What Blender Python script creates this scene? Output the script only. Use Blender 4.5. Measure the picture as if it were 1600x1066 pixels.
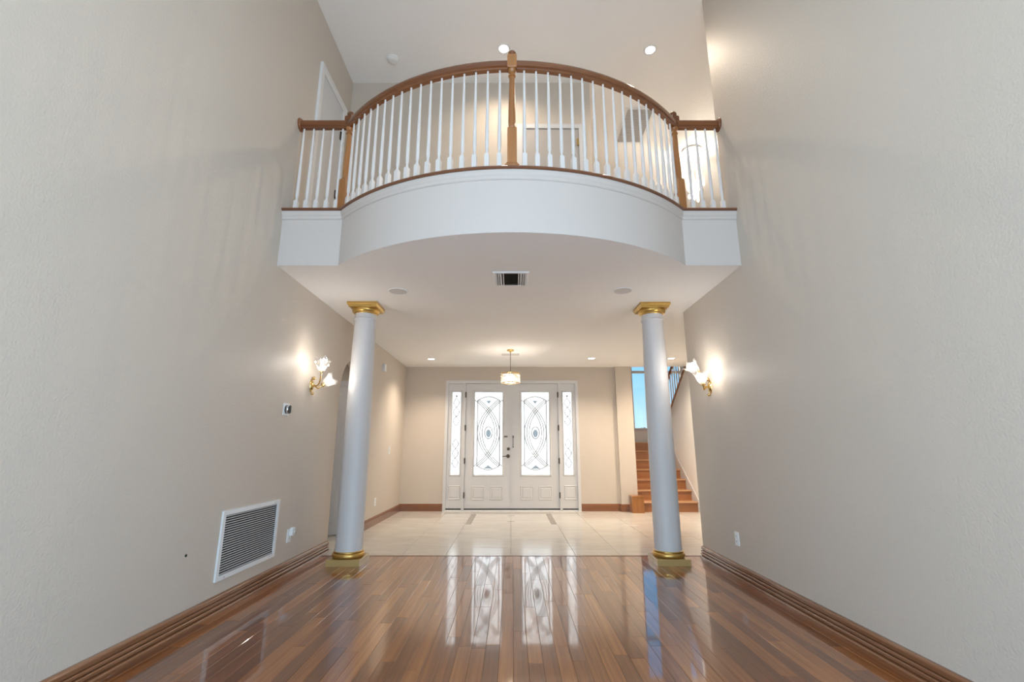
import bpy, bmesh, math, random
from mathutils import Vector, Matrix
random.seed(7)
PI = math.pi
scene = bpy.context.scene
for o in list(bpy.data.objects): bpy.data.objects.remove(o)
C = scene.collection

# ------------------------------------------------------------------ camera
cam = bpy.data.cameras.new('camera'); cam.sensor_width = 36.0; cam.lens = 735/1600*36
cam.clip_start = 0.05; cam.clip_end = 400
co = bpy.data.objects.new('camera', cam); C.objects.link(co)
co.location = (0, 0, 1.13); co.rotation_euler = (PI/2 + math.atan(170/735), 0, 0)
scene.camera = co

# ------------------------------------------------------------------ colour management
vs = scene.view_settings
vs.view_transform = 'Standard'; vs.look = 'None'; vs.gamma = 1.0; vs.use_curve_mapping = False
vs.exposure = 0.76

# ------------------------------------------------------------------ sky
w = bpy.data.worlds.new('sky'); scene.world = w; w.use_nodes = True
nt = w.node_tree; nt.nodes.clear()
tc = nt.nodes.new('ShaderNodeTexCoord'); sx = nt.nodes.new('ShaderNodeSeparateXYZ')
cr = nt.nodes.new('ShaderNodeValToRGB'); bg = nt.nodes.new('ShaderNodeBackground'); wo = nt.nodes.new('ShaderNodeOutputWorld')
nt.links.new(tc.outputs['Generated'], sx.inputs[0]); nt.links.new(sx.outputs['Z'], cr.inputs[0])
nt.links.new(cr.outputs[0], bg.inputs[0]); nt.links.new(bg.outputs[0], wo.inputs[0])
e = cr.color_ramp.elements
e[0].position = 0.0; e[0].color = (0.62, 0.80, 0.92, 1)
e[1].position = 1.0; e[1].color = (0.08, 0.30, 0.72, 1)
for p, c in ((0.06, (0.46, 0.74, 0.92, 1)), (0.22, (0.14, 0.50, 0.90, 1))):
    n = e.new(p); n.color = c
bg.inputs[1].default_value = 0.8

# ------------------------------------------------------------------ daylight at the window openings
def area(name, loc, rot, sx_, sy_, power, col):
    l = bpy.data.lights.new(name, 'AREA'); l.shape = 'RECTANGLE'; l.size = sx_; l.size_y = sy_
    l.energy = power; l.color = col
    o = bpy.data.objects.new(name, l); C.objects.link(o); o.location = loc; o.rotation_euler = rot
    return o
XL_, XR_ = -2.125, 2.075
# tall window wall behind the photographer (faces +Y)
area('daylight_rear_window', (-0.02, -3.35, 2.0), (PI/2, 0, 0), 3.5, 3.5, 64, (0.58, 0.79, 1.0))
# added unseen side windows, brightening the opposite walls (face across the room)
area('added_left_daylight', (XL_-0.35, -1.55, 1.55), (PI/2, 0, -PI/2), 2.2, 2.8, 175, (0.58, 0.79, 1.0))
area('added_right_daylight', (XR_+0.35, -1.55, 1.55), (PI/2, 0, PI/2), 2.2, 2.8, 175, (0.58, 0.79, 1.0))

# hazy sun on the street side: lights the frosted door glass and the stair window
sl = bpy.data.lights.new('sun', 'SUN'); sl.energy = 8.5; sl.angle = math.radians(35); sl.color = (1.0, 0.98, 0.95)
so = bpy.data.objects.new('sun', sl); C.objects.link(so); so.location = (4, 30, 25); so.rotation_euler = (-1.0, 0, 0.2)

# ------------------------------------------------------------------ materials
MATS = {}
def pbr(name, col, rough=0.5, metal=0.0, spec=0.5, coat=0.0, coat_r=0.05, bump=None, emit=None):
    m = bpy.data.materials.new(name); m.use_nodes = True; t = m.node_tree
    b = t.nodes['Principled BSDF']
    b.inputs['Base Color'].default_value = (*col, 1); b.inputs['Roughness'].default_value = rough
    b.inputs['Metallic'].default_value = metal; b.inputs['Specular IOR Level'].default_value = spec
    b.inputs['Coat Weight'].default_value = coat; b.inputs['Coat Roughness'].default_value = coat_r
    if bump:
        sc, st, dist = bump
        g = t.nodes.new('ShaderNodeNewGeometry')
        n = t.nodes.new('ShaderNodeTexNoise'); n.inputs['Scale'].default_value = sc; n.inputs['Detail'].default_value = 3
        bp = t.nodes.new('ShaderNodeBump'); bp.inputs['Strength'].default_value = st; bp.inputs['Distance'].default_value = dist
        t.links.new(g.outputs['Position'], n.inputs['Vector']); t.links.new(n.outputs[0], bp.inputs['Height'])
        t.links.new(bp.outputs[0], b.inputs['Normal'])
    if emit:
        b.inputs['Emission Color'].default_value = (*emit[0], 1); b.inputs['Emission Strength'].default_value = emit[1]
    MATS[name] = m; return m
pbr('wall_paint', (0.61, 0.535, 0.455), 0.5, spec=0.3, bump=(80, 0.6, 0.005))
pbr('ceiling_paint', (0.90, 0.885, 0.87), 0.75, spec=0.2, bump=(38, 0.45, 0.006))
pbr('white_paint', (0.62, 0.60, 0.595), 0.45, spec=0.4)
pbr('door_paint', (0.66, 0.65, 0.645), 0.4, spec=0.4)
pbr('fascia_paint', (0.66, 0.605, 0.565), 0.45, spec=0.4)
pbr('baluster_paint', (0.80, 0.775, 0.755), 0.4, spec=0.4)
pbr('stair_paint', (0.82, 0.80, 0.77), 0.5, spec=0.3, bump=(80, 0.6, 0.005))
pbr('white_plastic', (0.85, 0.85, 0.84), 0.35)
pbr('white_metal', (0.82, 0.82, 0.82), 0.35)
pbr('gold', (0.62, 0.40, 0.12), 0.30, metal=0.85)
pbr('brass', (0.72, 0.50, 0.20), 0.22, metal=1.0)
pbr('plinth_gold', (0.52, 0.35, 0.13), 0.25, metal=0.2, coat=0.5)
pbr('dark', (0.012, 0.012, 0.012), 0.6)
pbr('vent_dark', (0.03, 0.028, 0.026), 0.7)
pbr('bronze', (0.10, 0.075, 0.055), 0.35, metal=0.8)
pbr('black_gloss', (0.01, 0.01, 0.012), 0.08)
pbr('chrome', (0.75, 0.75, 0.75), 0.12, metal=1.0)
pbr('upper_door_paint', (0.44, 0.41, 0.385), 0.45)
pbr('carpet', (0.62, 0.57, 0.51), 0.95)
pbr('lawn', (0.10, 0.16, 0.05), 0.95)
pbr('bark', (0.12, 0.08, 0.05), 0.9)
pbr('leaf', (0.05, 0.10, 0.03), 0.7)
pbr('speaker_cloth', (0.62, 0.60, 0.58), 0.8)
pbr('grout', (0.46, 0.42, 0.37), 0.8)
pbr('inlay_stone', (0.30, 0.25, 0.20), 0.12)
pbr('inlay_light', (0.80, 0.78, 0.74), 0.12)
pbr('subfloor', (0.03, 0.015, 0.008), 0.8)
pbr('lamp_lens', (1, 1, 1), 0.5, emit=((1.0, 0.93, 0.84), 14))
pbr('bulb', (1, 1, 1), 0.5, emit=((1.0, 0.96, 0.90), 5))
pbr('crystal_bulb', (1, 1, 1), 0.5, emit=((1.0, 0.84, 0.62), 5))

def wood(name, c0, c1, c2, rough, coat, coat_r, axis='Y', rnd=True, gs=1.0, bumpst=0.08):
    """stripy grain along one axis, tone picked per piece"""
    m = bpy.data.materials.new(name); m.use_nodes = True; t = m.node_tree; L = t.links.new
    b = t.nodes['Principled BSDF']; N = t.nodes.new
    tcn = N('ShaderNodeTexCoord'); oi = N('ShaderNodeObjectInfo'); g = N('ShaderNodeNewGeometry')
    add = N('ShaderNodeMath'); add.operation = 'ADD'
    L(oi.outputs['Random'], add.inputs[0]); L(g.outputs['Random Per Island'], add.inputs[1])
    fr = N('ShaderNodeMath'); fr.operation = 'FRACT'; L(add.outputs[0], fr.inputs[0])
    mul = N('ShaderNodeMath'); mul.operation = 'MULTIPLY'; mul.inputs[1].default_value = 37.0; L(fr.outputs[0], mul.inputs[0])
    comb = N('ShaderNodeCombineXYZ'); L(mul.outputs[0], comb.inputs[0]); L(mul.outputs[0], comb.inputs[1])
    va = N('ShaderNodeVectorMath'); va.operation = 'ADD'; L(tcn.outputs['Object'], va.inputs[0]); L(comb.outputs[0], va.inputs[1])
    mp = N('ShaderNodeMapping')
    s = {'X': (1.6, 40, 40), 'Y': (60, 1.1, 40), 'Z': (40, 40, 1.6)}[axis]
    mp.inputs['Scale'].default_value = [q*gs for q in s]; L(va.outputs[0], mp.inputs[0])
    n1 = N('ShaderNodeTexNoise'); n1.inputs['Scale'].default_value = 1.0; n1.inputs['Detail'].default_value = 5; n1.inputs['Roughness'].default_value = 0.65
    n1.inputs['Distortion'].default_value = 0.15
    L(mp.outputs[0], n1.inputs['Vector'])
    r1 = N('ShaderNodeValToRGB'); e = r1.color_ramp.elements
    e[0].position = 0.0; e[0].color = (*c0, 1); e[1].position = 1.0; e[1].color = (*c2, 1); q = e.new(0.5); q.color = (*c1, 1)
    mixv = N('ShaderNodeMath'); mixv.operation = 'MULTIPLY_ADD'; mixv.inputs[1].default_value = 0.52 if rnd else 0.25
    L(fr.outputs[0], mixv.inputs[0]); 
    gr = N('ShaderNodeMath'); gr.operation = 'MULTIPLY_ADD'; gr.inputs[1].default_value = 0.9; gr.inputs[2].default_value = -0.21 if rnd else 0.02
    L(n1.outputs[0], gr.inputs[0]); L(gr.outputs[0], mixv.inputs[2])
    L(mixv.outputs[0], r1.inputs[0]); L(r1.outputs[0], b.inputs['Base Color'])
    b.inputs['Roughness'].default_value = rough; b.inputs['Coat Weight'].default_value = coat; b.inputs['Coat Roughness'].default_value = coat_r
    bp = N('ShaderNodeBump'); bp.inputs['Strength'].default_value = bumpst; bp.inputs['Distance'].default_value = 0.002
    L(n1.outputs[0], bp.inputs['Height']); L(bp.outputs[0], b.inputs['Normal'])
    MATS[name] = m; return m
wood('plank_wood', (0.080, 0.021, 0.006), (0.235, 0.070, 0.015), (0.50, 0.185, 0.044), 0.30, 1.0, 0.05, 'Y', True, 1.0, 0.10)
wood('base_wood', (0.10, 0.035, 0.015), (0.21, 0.085, 0.038), (0.34, 0.15, 0.07), 0.25, 0.6, 0.12, 'Y', False, 1.0, 0.05)
wood('base_wood_x', (0.10, 0.035, 0.015), (0.19, 0.070, 0.028), (0.30, 0.12, 0.05), 0.25, 0.4, 0.12, 'X', False, 1.0, 0.05)
wood('rail_wood', (0.090, 0.026, 0.008), (0.175, 0.056, 0.016), (0.29, 0.11, 0.034), 0.25, 0.5, 0.12, 'X', False, 0.6, 0.03)
wood('newel_wood', (0.19, 0.064, 0.014), (0.36, 0.14, 0.036), (0.52, 0.23, 0.07), 0.28, 0.4, 0.15, 'Z', False, 0.7, 0.03)
wood('nosing_wood', (0.09, 0.032, 0.015), (0.16, 0.06, 0.025), (0.25, 0.1, 0.045), 0.3, 0.3, 0.15, 'X', False, 0.6, 0.03)
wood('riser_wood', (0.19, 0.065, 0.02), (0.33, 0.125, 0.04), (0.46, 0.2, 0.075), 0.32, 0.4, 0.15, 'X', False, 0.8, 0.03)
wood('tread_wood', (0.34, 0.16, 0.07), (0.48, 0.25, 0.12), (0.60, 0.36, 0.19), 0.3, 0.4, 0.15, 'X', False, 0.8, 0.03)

def tile_mat():
    m = bpy.data.materials.new('floor_tile'); m.use_nodes = True; t = m.node_tree; L = t.links.new; N = t.nodes.new
    b = t.nodes['Principled BSDF']; g = N('ShaderNodeNewGeometry'); oi = N('ShaderNodeObjectInfo')
    n = N('ShaderNodeTexNoise'); n.inputs['Scale'].default_value = 2.2; n.inputs['Detail'].default_value = 6; n.inputs['Distortion'].default_value = 1.4
    mp = N('ShaderNodeMapping'); mp.inputs['Scale'].default_value = (0.6, 2.2, 1)
    L(g.outputs['Position'], mp.inputs[0]); L(mp.outputs[0], n.inputs['Vector'])
    r = N('ShaderNodeValToRGB'); e = r.color_ramp.elements
    e[0].position = 0.25; e[0].color = (0.60, 0.56, 0.50, 1); e[1].position = 0.75; e[1].color = (0.73, 0.69, 0.63, 1)
    L(n.outputs[0], r.inputs[0]); L(r.outputs[0], b.inputs['Base Color'])
    b.inputs['Roughness'].default_value = 0.14; b.inputs['Specular IOR Level'].default_value = 0.5
    MATS['floor_tile'] = m
tile_mat()
MATS['plank_wood'].node_tree.nodes['Principled BSDF'].inputs['Coat IOR'].default_value = 1.75
MATS['plank_wood'].node_tree.nodes['Principled BSDF'].inputs['Specular IOR Level'].default_value = 0.15

def mixmat(name, parts):
    """weighted mix of simple BSDFs: list of (type, colour, roughness, weight)"""
    m = bpy.data.materials.new(name); m.use_nodes = True; t = m.node_tree; t.nodes.clear(); N = t.nodes.new; L = t.links.new
    out = N('ShaderNodeOutputMaterial'); cur = None; tot = 0
    for ty, col, ro, wt in parts:
        s = N(ty); s.inputs['Color'].default_value = (*col, 1)
        if 'Roughness' in s.inputs: s.inputs['Roughness'].default_value = ro
        tot += wt
        if cur is None: cur = s
        else:
            x = N('ShaderNodeMixShader'); x.inputs[0].default_value = wt/tot
            L(cur.outputs[0], x.inputs[1]); L(s.outputs[0], x.inputs[2]); cur = x
    L(cur.outputs[0], out.inputs[0]); MATS[name] = m; return m
mixmat('frosted_glass', [('ShaderNodeBsdfTranslucent', (0.74, 0.745, 0.745), 0, 0.86), ('ShaderNodeBsdfDiffuse', (0.9, 0.9, 0.9), 0, 0.08), ('ShaderNodeBsdfGlossy', (1, 1, 1), 0.15, 0.06)])
mixmat('bevel_glass', [('ShaderNodeBsdfTranslucent', (0.30, 0.31, 0.31), 0, 0.62), ('ShaderNodeBsdfDiffuse', (0.85, 0.85, 0.85), 0, 0.26), ('ShaderNodeBsdfGlossy', (1, 1, 1), 0.1, 0.12)])
mixmat('grey_glass', [('ShaderNodeBsdfTranslucent', (0.26, 0.27, 0.26), 0, 0.75), ('ShaderNodeBsdfDiffuse', (0.6, 0.6, 0.58), 0, 0.15), ('ShaderNodeBsdfGlossy', (1, 1, 1), 0.1, 0.10)])
mixmat('window_glass', [('ShaderNodeBsdfTransparent', (0.97, 0.99, 1.0), 0, 0.95), ('ShaderNodeBsdfGlossy', (1, 1, 1), 0.02, 0.05)])
mixmat('shade_glass', [('ShaderNodeBsdfTransparent', (0.97, 0.97, 0.97), 0, 0.80), ('ShaderNodeBsdfTranslucent', (1, 1, 1), 0, 0.05), ('ShaderNodeBsdfGlossy', (1, 1, 1), 0.06, 0.15)])
mixmat('crystal', [('ShaderNodeBsdfTransparent', (0.98, 0.96, 0.93), 0, 0.45), ('ShaderNodeBsdfTranslucent', (1, 0.96, 0.9), 0, 0.25), ('ShaderNodeBsdfGlossy', (1, 1, 1), 0.05, 0.30)])

# ------------------------------------------------------------------ mesh helpers
W = {}                                              # world origin of every object
class MB:
    def __init__(s): s.v = []; s.f = []
    def add(s, vs_, fs):
        n = len(s.v); s.v += [tuple(v) for v in vs_]; s.f += [tuple(i+n for i in f) for f in fs]; return s
    def box(s, x0, x1, y0, y1, z0, z1):
        return s.add([(x0,y0,z0),(x1,y0,z0),(x1,y1,z0),(x0,y1,z0),(x0,y0,z1),(x1,y0,z1),(x1,y1,z1),(x0,y1,z1)],
                     [(0,3,2,1),(4,5,6,7),(0,1,5,4),(1,2,6,5),(2,3,7,6),(3,0,4,7)])
    def chamfer(s, x0, x1, y0, y1, z0, z1, b):     # box with chamfered top edges
        return s.add([(x0,y0,z0),(x1,y0,z0),(x1,y1,z0),(x0,y1,z0),(x0,y0,z1-b),(x1,y0,z1-b),(x1,y1,z1-b),(x0,y1,z1-b),
                      (x0+b,y0+b,z1),(x1-b,y0+b,z1),(x1-b,y1-b,z1),(x0+b,y1-b,z1)],
                     [(0,3,2,1),(0,1,5,4),(1,2,6,5),(2,3,7,6),(3,0,4,7),(4,5,9,8),(5,6,10,9),(6,7,11,10),(7,4,8,11),(8,9,10,11)])
    def lathe(s, prof, n=24, M=None, cap=True):     # prof: (r, z)
        M = M or Matrix.Identity(4); vs_ = []; fs = []
        for r, z in prof:
            for k in range(n):
                a = 2*PI*k/n; vs_.append(M @ Vector((r*math.cos(a), r*math.sin(a), z)))
        for i in range(len(prof)-1):
            for k in range(n):
                a = i*n+k; b = i*n+(k+1) % n; fs.append((a, b, b+n, a+n))
        if cap:
            fs.append(tuple(reversed(range(n)))); fs.append(tuple(range((len(prof)-1)*n, len(prof)*n)))
        return s.add(vs_, fs)
    def loft_sq(s, prof, M=None):                   # square sections: (half width, z)
        M = M or Matrix.Identity(4); vs_ = []; fs = []
        for h, z in prof:
            vs_ += [M @ Vector(p) for p in ((-h,-h,z),(h,-h,z),(h,h,z),(-h,h,z))]
        for i in range(len(prof)-1):
            for k in range(4): a = i*4+k; b = i*4+(k+1) % 4; fs.append((a, b, b+4, a+4))
        fs.append((3,2,1,0)); q = (len(prof)-1)*4; fs.append((q,q+1,q+2,q+3))
        return s.add(vs_, fs)
    def sweep(s, prof, path, cap=True, closed_prof=True):
        """prof: (offset to the right of travel, z); path: (x, y) polyline, mitred"""
        n = len(prof); P = [Vector((p[0], p[1])) for p in path]; vs_ = []; fs = []
        for i, p in enumerate(P):
            d0 = (P[i]-P[i-1]).normalized() if i else (P[1]-P[0]).normalized()
            d1 = (P[i+1]-P[i]).normalized() if i < len(P)-1 else d0
            t = (d0+d1).normalized(); nr = Vector((t.y, -t.x)); k = 1/max(0.3, t.dot(d0))
            for u, z in prof: vs_.append((p.x+nr.x*u*k, p.y+nr.y*u*k, z))
        for i in range(len(P)-1):
            for k in range(n if closed_prof else n-1):
                a = i*n+k; b = i*n+(k+1) % n; fs.append((a, a+n, b+n, b))
        if cap: fs.append(tuple(range(n))); fs.append(tuple(reversed(range((len(P)-1)*n, len(P)*n))))
        return s.add(vs_, fs)
    def tube(s, pts, r, n=8, cap=True):
        P = [Vector(p) for p in pts]; vs_ = []; fs = []; up = Vector((0.123, 0.05, 1)).normalized()
        R = r if isinstance(r, (list, tuple)) else [r]*len(P)
        for i, p in enumerate(P):
            t = (P[min(i+1, len(P)-1)]-P[max(i-1, 0)]).normalized()
            a = t.cross(up)
            if a.length < 1e-3: a = t.cross(Vector((1, 0, 0)))
            a.normalize(); b = a.cross(t)
            for k in range(n):
                q = 2*PI*k/n; vs_.append(p + a*math.cos(q)*R[i] + b*math.sin(q)*R[i])
        for i in range(len(P)-1):
            for k in range(n): a = i*n+k; b = i*n+(k+1) % n; fs.append((a, b, b+n, a+n))
        if cap: fs.append(tuple(reversed(range(n)))); fs.append(tuple(range((len(P)-1)*n, len(P)*n)))
        return s.add(vs_, fs)
    def prism(s, poly, z0, z1, plane='XY'):         # extruded outline
        n = len(poly)
        def P(a, b, c): return {'XY': (a, b, c), 'YZ': (c, a, b), 'XZ': (a, c, b)}[plane]
        vs_ = [P(a, b, z0) for a, b in poly] + [P(a, b, z1) for a, b in poly]
        return s.add(vs_, [tuple(reversed(range(n))), tuple(range(n, 2*n))] + [(i, (i+1) % n, (i+1) % n+n, i+n) for i in range(n)])
    def sphere(s, c, r, n=12, m=8, sc=(1,1,1)):
        M = Matrix.Translation(c) @ Matrix.Diagonal((*sc, 1))
        return s.lathe([(max(1e-4, r*math.sin(PI*i/m)), -r*math.cos(PI*i/m)) for i in range(m+1)], n, M)
    def build(s, name, mat, parent=None, origin=None, smooth=None):
        if origin is None:
            xs = [v[0] for v in s.v]; ys = [v[1] for v in s.v]; zs = [v[2] for v in s.v]
            origin = ((min(xs)+max(xs))/2, (min(ys)+max(ys))/2, min(zs))
        O = Vector(origin); me = bpy.data.meshes.new(name)
        me.from_pydata([Vector(v)-O for v in s.v], [], s.f); me.validate()
        bm = bmesh.new(); bm.from_mesh(me); bmesh.ops.recalc_face_normals(bm, faces=bm.faces); bm.to_mesh(me); bm.free()
        if smooth: me.shade_smooth(); me.set_sharp_from_angle(angle=math.radians(smooth))
        me.materials.append(MATS[mat])
        o = bpy.data.objects.new(name, me); C.objects.link(o)
        W[o.name] = O
        if parent: o.parent = parent; o.location = O - W[parent.name]
        else: o.location = O
        return o
def tag(o, label=None, cat=None, group=None, kind=None):
    if label: o['label'] = label
    if cat: o['category'] = cat
    if group: o['group'] = group
    if kind: o['kind'] = kind
    return o
def thing(name, loc, label, cat, group=None, kind=None):
    o = bpy.data.objects.new(name, None); C.objects.link(o); o.location = loc; o.empty_display_size = 0.1
    W[o.name] = Vector(loc); return tag(o, label, cat, group, kind)
def struct(mb, name, mat, label, cat, smooth=None):
    return tag(mb.build(name, mat, smooth=smooth), label, cat, kind='structure')
def bx(*a): return MB().box(*a)
def point(name, parent, loc, power, col, r=0.03):
    l = bpy.data.lights.new(name, 'POINT'); l.energy = power; l.color = col; l.shadow_soft_size = r
    o = bpy.data.objects.new(name, l); C.objects.link(o); o.parent = parent; o.location = Vector(loc)-W[parent.name]
    return o
WARM = (1.0, 0.83, 0.64)

# ------------------------------------------------------------------ main dimensions
XL, XR = -2.125, 2.075
ZC, ZF, ZU = 2.755, 3.26, 5.91          # lower ceiling, upper floor, upper ceiling
YD = 9.37                                # front door wall
YB = -3.0                                # wall behind the photographer
YT = 5.56                                # wood / tile border
RA, CY = 2.19, 5.515                     # balcony arc
def arc(off, n=40, half=1.574):
    """balcony front offset outward by off: flat, arc, flat"""
    R = RA+off; y0 = 3.99-off; xe = math.sqrt(R*R-(CY-y0)**2); a0 = math.asin(xe/R)
    return [(R*math.sin(a), CY-R*math.cos(a)) for a in [(-a0+2*a0*i/n) for i in range(n+1)]]
def front(off, xl=XL, xr=XR, n=40):
    a = arc(off, n); return [(xl, 3.99-off)] + a + [(xr, 3.99-off)]

# ------------------------------------------------------------------ shell
# left wall with the arched opening
m = MB()
m.box(XL-0.16, XL, -0.4, 5.787, 0, ZU); m.box(XL-0.16, XL, YB-0.15, -2.7, 0, ZU)
m.box(XL-0.16, XL, -2.7, -0.4, 0, 0.15); m.box(XL-0.16, XL, -2.7, -0.4, 3.0, ZU)
ya, yb, zs, ra = 5.787, 6.787, 1.815, 0.5
poly = [(ya, ZF)] + [(ya, zs)] + [(6.287-ra*math.cos(PI*i/28), zs+ra*math.sin(PI*i/28)) for i in range(1, 28)] + [(yb, zs), (yb, ZF)]
m.prism(poly, XL-0.16, XL, 'YZ')
m.box(XL-0.16, XL, yb, YD, 0, ZF)
struct(m, 'wall_left', 'wall_paint', 'long beige wall on the left with the arched opening', 'wall')
# right wall: tall in the great room, one storey under the landing
m = MB(); m.box(XR, XR+0.12, -0.4, 4.17, 0, ZU); m.box(XR, XR+0.12, YB-0.15, -2.7, 0, ZU); m.box(XR, XR+0.12, -2.7, -0.4, 0, 0.15); m.box(XR, XR+0.12, -2.7, -0.4, 3.0, ZU); m.box(XR, XR+0.12, 4.17, 5.48, 0, ZF)
struct(m, 'wall_right', 'wall_paint', 'long tall beige wall on the right', 'wall')
# wall behind the photographer with its tall window opening
m = MB(); m.box(XL, -1.75, YB-0.15, YB, 0, ZU); m.box(1.70, XR, YB-0.15, YB, 0, ZU)
m.box(-1.75, 1.70, YB-0.15, YB, 0, 0.15); m.box(-1.75, 1.70, YB-0.15, YB, 3.8, ZU)
struct(m, 'wall_back', 'wall_paint', 'wall behind the viewer with a tall window opening', 'wall')
m = MB()
for x in (-1.75, -0.62, 0.51, 1.64): m.box(x, x+0.06, YB-0.13, YB-0.07, 0.15, 3.8)
for z in (0.15, 1.9, 3.74): m.box(-1.75, 1.70, YB-0.13, YB-0.07, z, z+0.06)
struct(m, 'window_2', 'white_paint', 'white frame of the tall window behind the viewer', 'window')
for n_, xx, lab in ((3, XL-0.10, 'left'), (4, XR+0.04, 'right')):  # unseen side windows, added so daylight reaches the facing walls
    m = MB()
    for y in (-2.7, -1.58, -0.46): m.box(xx, xx+0.06, y, y+0.06, 0.15, 3.0)
    for z in (0.15, 1.5, 2.94): m.box(xx, xx+0.06, -2.64, -0.46, z, z+0.06)
    struct(m, 'window_%d' % n_, 'white_paint', 'white frame of the added tall %s side window behind the viewer' % lab, 'window')
# front door wall and the pilaster between door and stairs
m = MB(); m.box(XL, -1.315, YD, YD+0.18, 0, ZC); m.box(1.31, 2.06, YD, YD+0.18, 0, ZC); m.box(-1.315, 1.31, YD, YD+0.18, 2.482, ZC)
struct(m, 'wall_front', 'wall_paint', 'beige foyer wall around the white double front door', 'wall')
struct(bx(2.06, 2.375, 9.30, 12.15, 0, ZC).box(2.06, 2.375, 9.37, 12.15, ZC, ZU), 'wall_pilaster', 'wall_paint', 'beige pilaster end of wall between front door and stairs', 'wall')
# stair side wall, sloping down towards the landing
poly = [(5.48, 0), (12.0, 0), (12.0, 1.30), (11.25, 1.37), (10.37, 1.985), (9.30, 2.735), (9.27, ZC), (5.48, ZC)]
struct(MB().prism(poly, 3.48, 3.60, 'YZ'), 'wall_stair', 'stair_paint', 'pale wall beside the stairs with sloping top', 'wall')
struct(bx(XR+0.12, 3.6, 5.36, 5.48, 0, ZF), 'wall_foyer_end', 'wall_paint', 'foyer wall around the corner of the right wall', 'wall')
# stairwell outer walls, window wall
m = MB(); m.box(4.60, 4.75, 4.05, 12.15, 0, ZU)
struct(m, 'wall_stairwell_outer', 'wall_paint', 'outer wall of the stairwell on the right', 'wall')
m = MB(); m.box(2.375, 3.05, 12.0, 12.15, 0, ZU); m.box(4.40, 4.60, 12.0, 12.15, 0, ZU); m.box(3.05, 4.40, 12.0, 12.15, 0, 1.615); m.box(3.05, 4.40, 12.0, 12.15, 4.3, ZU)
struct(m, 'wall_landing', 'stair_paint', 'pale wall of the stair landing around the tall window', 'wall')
# upstairs walls
m = MB(); m.box(XL, 1.03, 5.35, 5.47, ZF, ZU); m.box(0.91, 1.03, 5.47, YD, ZF, ZU)
struct(m, 'wall_upper_hall', 'wall_paint', 'beige upper hall wall behind the balcony railing', 'wall')
struct(bx(XR+0.12, 4.60, 4.05, 4.17, ZF, ZU), 'wall_upper_corner', 'wall_paint', 'upper wall turning away behind the right wall', 'wall')
struct(bx(0.91, 2.06, YD, YD+0.18, ZF, ZU), 'wall_upper_far', 'wall_paint', 'far upper wall over the front door', 'wall')
# ceilings
struct(bx(XL-0.16, 4.75, YB-0.15, 9.55, ZU, ZU+0.1).box(2.06, 4.75, 9.55, 12.15, ZU, ZU+0.1), 'ceiling_upper', 'ceiling_paint', 'high off-white ceiling over the balcony', 'ceiling')
poly = front(-0.001) + [(XR, 5.48), (3.48, 5.48), (3.48, 9.27), (2.375, 9.37), (XL, 9.37)]
struct(MB().prism(poly, ZC, ZC+0.05), 'ceiling', 'ceiling_paint', 'textured off-white foyer ceiling under the balcony', 'ceiling')
poly = front(-0.1) + [(XR, 4.17), (3.48, 4.17), (3.48, 9.36), (XL, 9.36)]
struct(MB().prism(poly, ZF-0.06, ZF), 'floor_upper', 'carpet', 'upper hall floor behind the balcony railing', 'floor')
# balcony front: flat, bowed, flat
P = front(0.0)
m = MB().sweep([(0, ZC+0.0005), (0, ZF), (-0.1, ZF), (-0.1, ZC+0.0005)], P)
bal = struct(m, 'wall_balcony', 'fascia_paint', 'white bowed front face of the balcony', 'balcony', smooth=25)
m = MB().sweep([(0.0, 3.205), (0.006, 3.205), (0.012, 3.214), (0.012, 3.232), (0.022, 3.245), (0.026, 3.262), (0.026, 3.283), (0, 3.283)], P)
m.build('moulding', 'fascia_paint', bal, smooth=25)

# ------------------------------------------------------------------ wood floor: every board a piece
fl = struct(bx(XL, XR, YB, YT, -0.05, -0.012), 'floor', 'subfloor', 'glossy reddish brown hardwood plank floor', 'floor')
PW = 0.0811; rest = MB(); cnt = 0; Ycut = 2.05
i0 = math.floor((XL-0.008)/PW)
for i in range(i0, int((XR)/PW)+1):
    x0 = max(XL, 0.008+i*PW); x1 = min(XR, 0.008+(i+1)*PW)
    if x1-x0 < 0.006: continue
    y = YT-0.045
    while y > YB:
        L_ = random.choice((0.55, 0.75, 0.9, 1.05, 1.2, 1.35, 1.5))*random.uniform(0.9, 1.1)
        if y == YT-0.045: L_ *= random.uniform(0.45, 1.1)
        y0 = max(YB, y-L_)
        dz = random.uniform(-0.0005, 0.0)
        a = (x0+0.0004, x1-0.0004, y0+0.0004, y-0.0004, -0.014, dz, 0.0015)
        if y > Ycut:
            mb = MB().chamfer(*a)
            o = mb.build('plank', 'plank_wood', fl); cnt += 1
        else: rest.chamfer(*a)
        y = y0
print('planks', cnt)
tag(rest.build('planks_near_viewer', 'plank_wood', fl), kind='stuff')
bx(XL, XR, YT-0.044, YT, -0.014, 0.002).build('border_strip', 'base_wood_x', fl)

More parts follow.
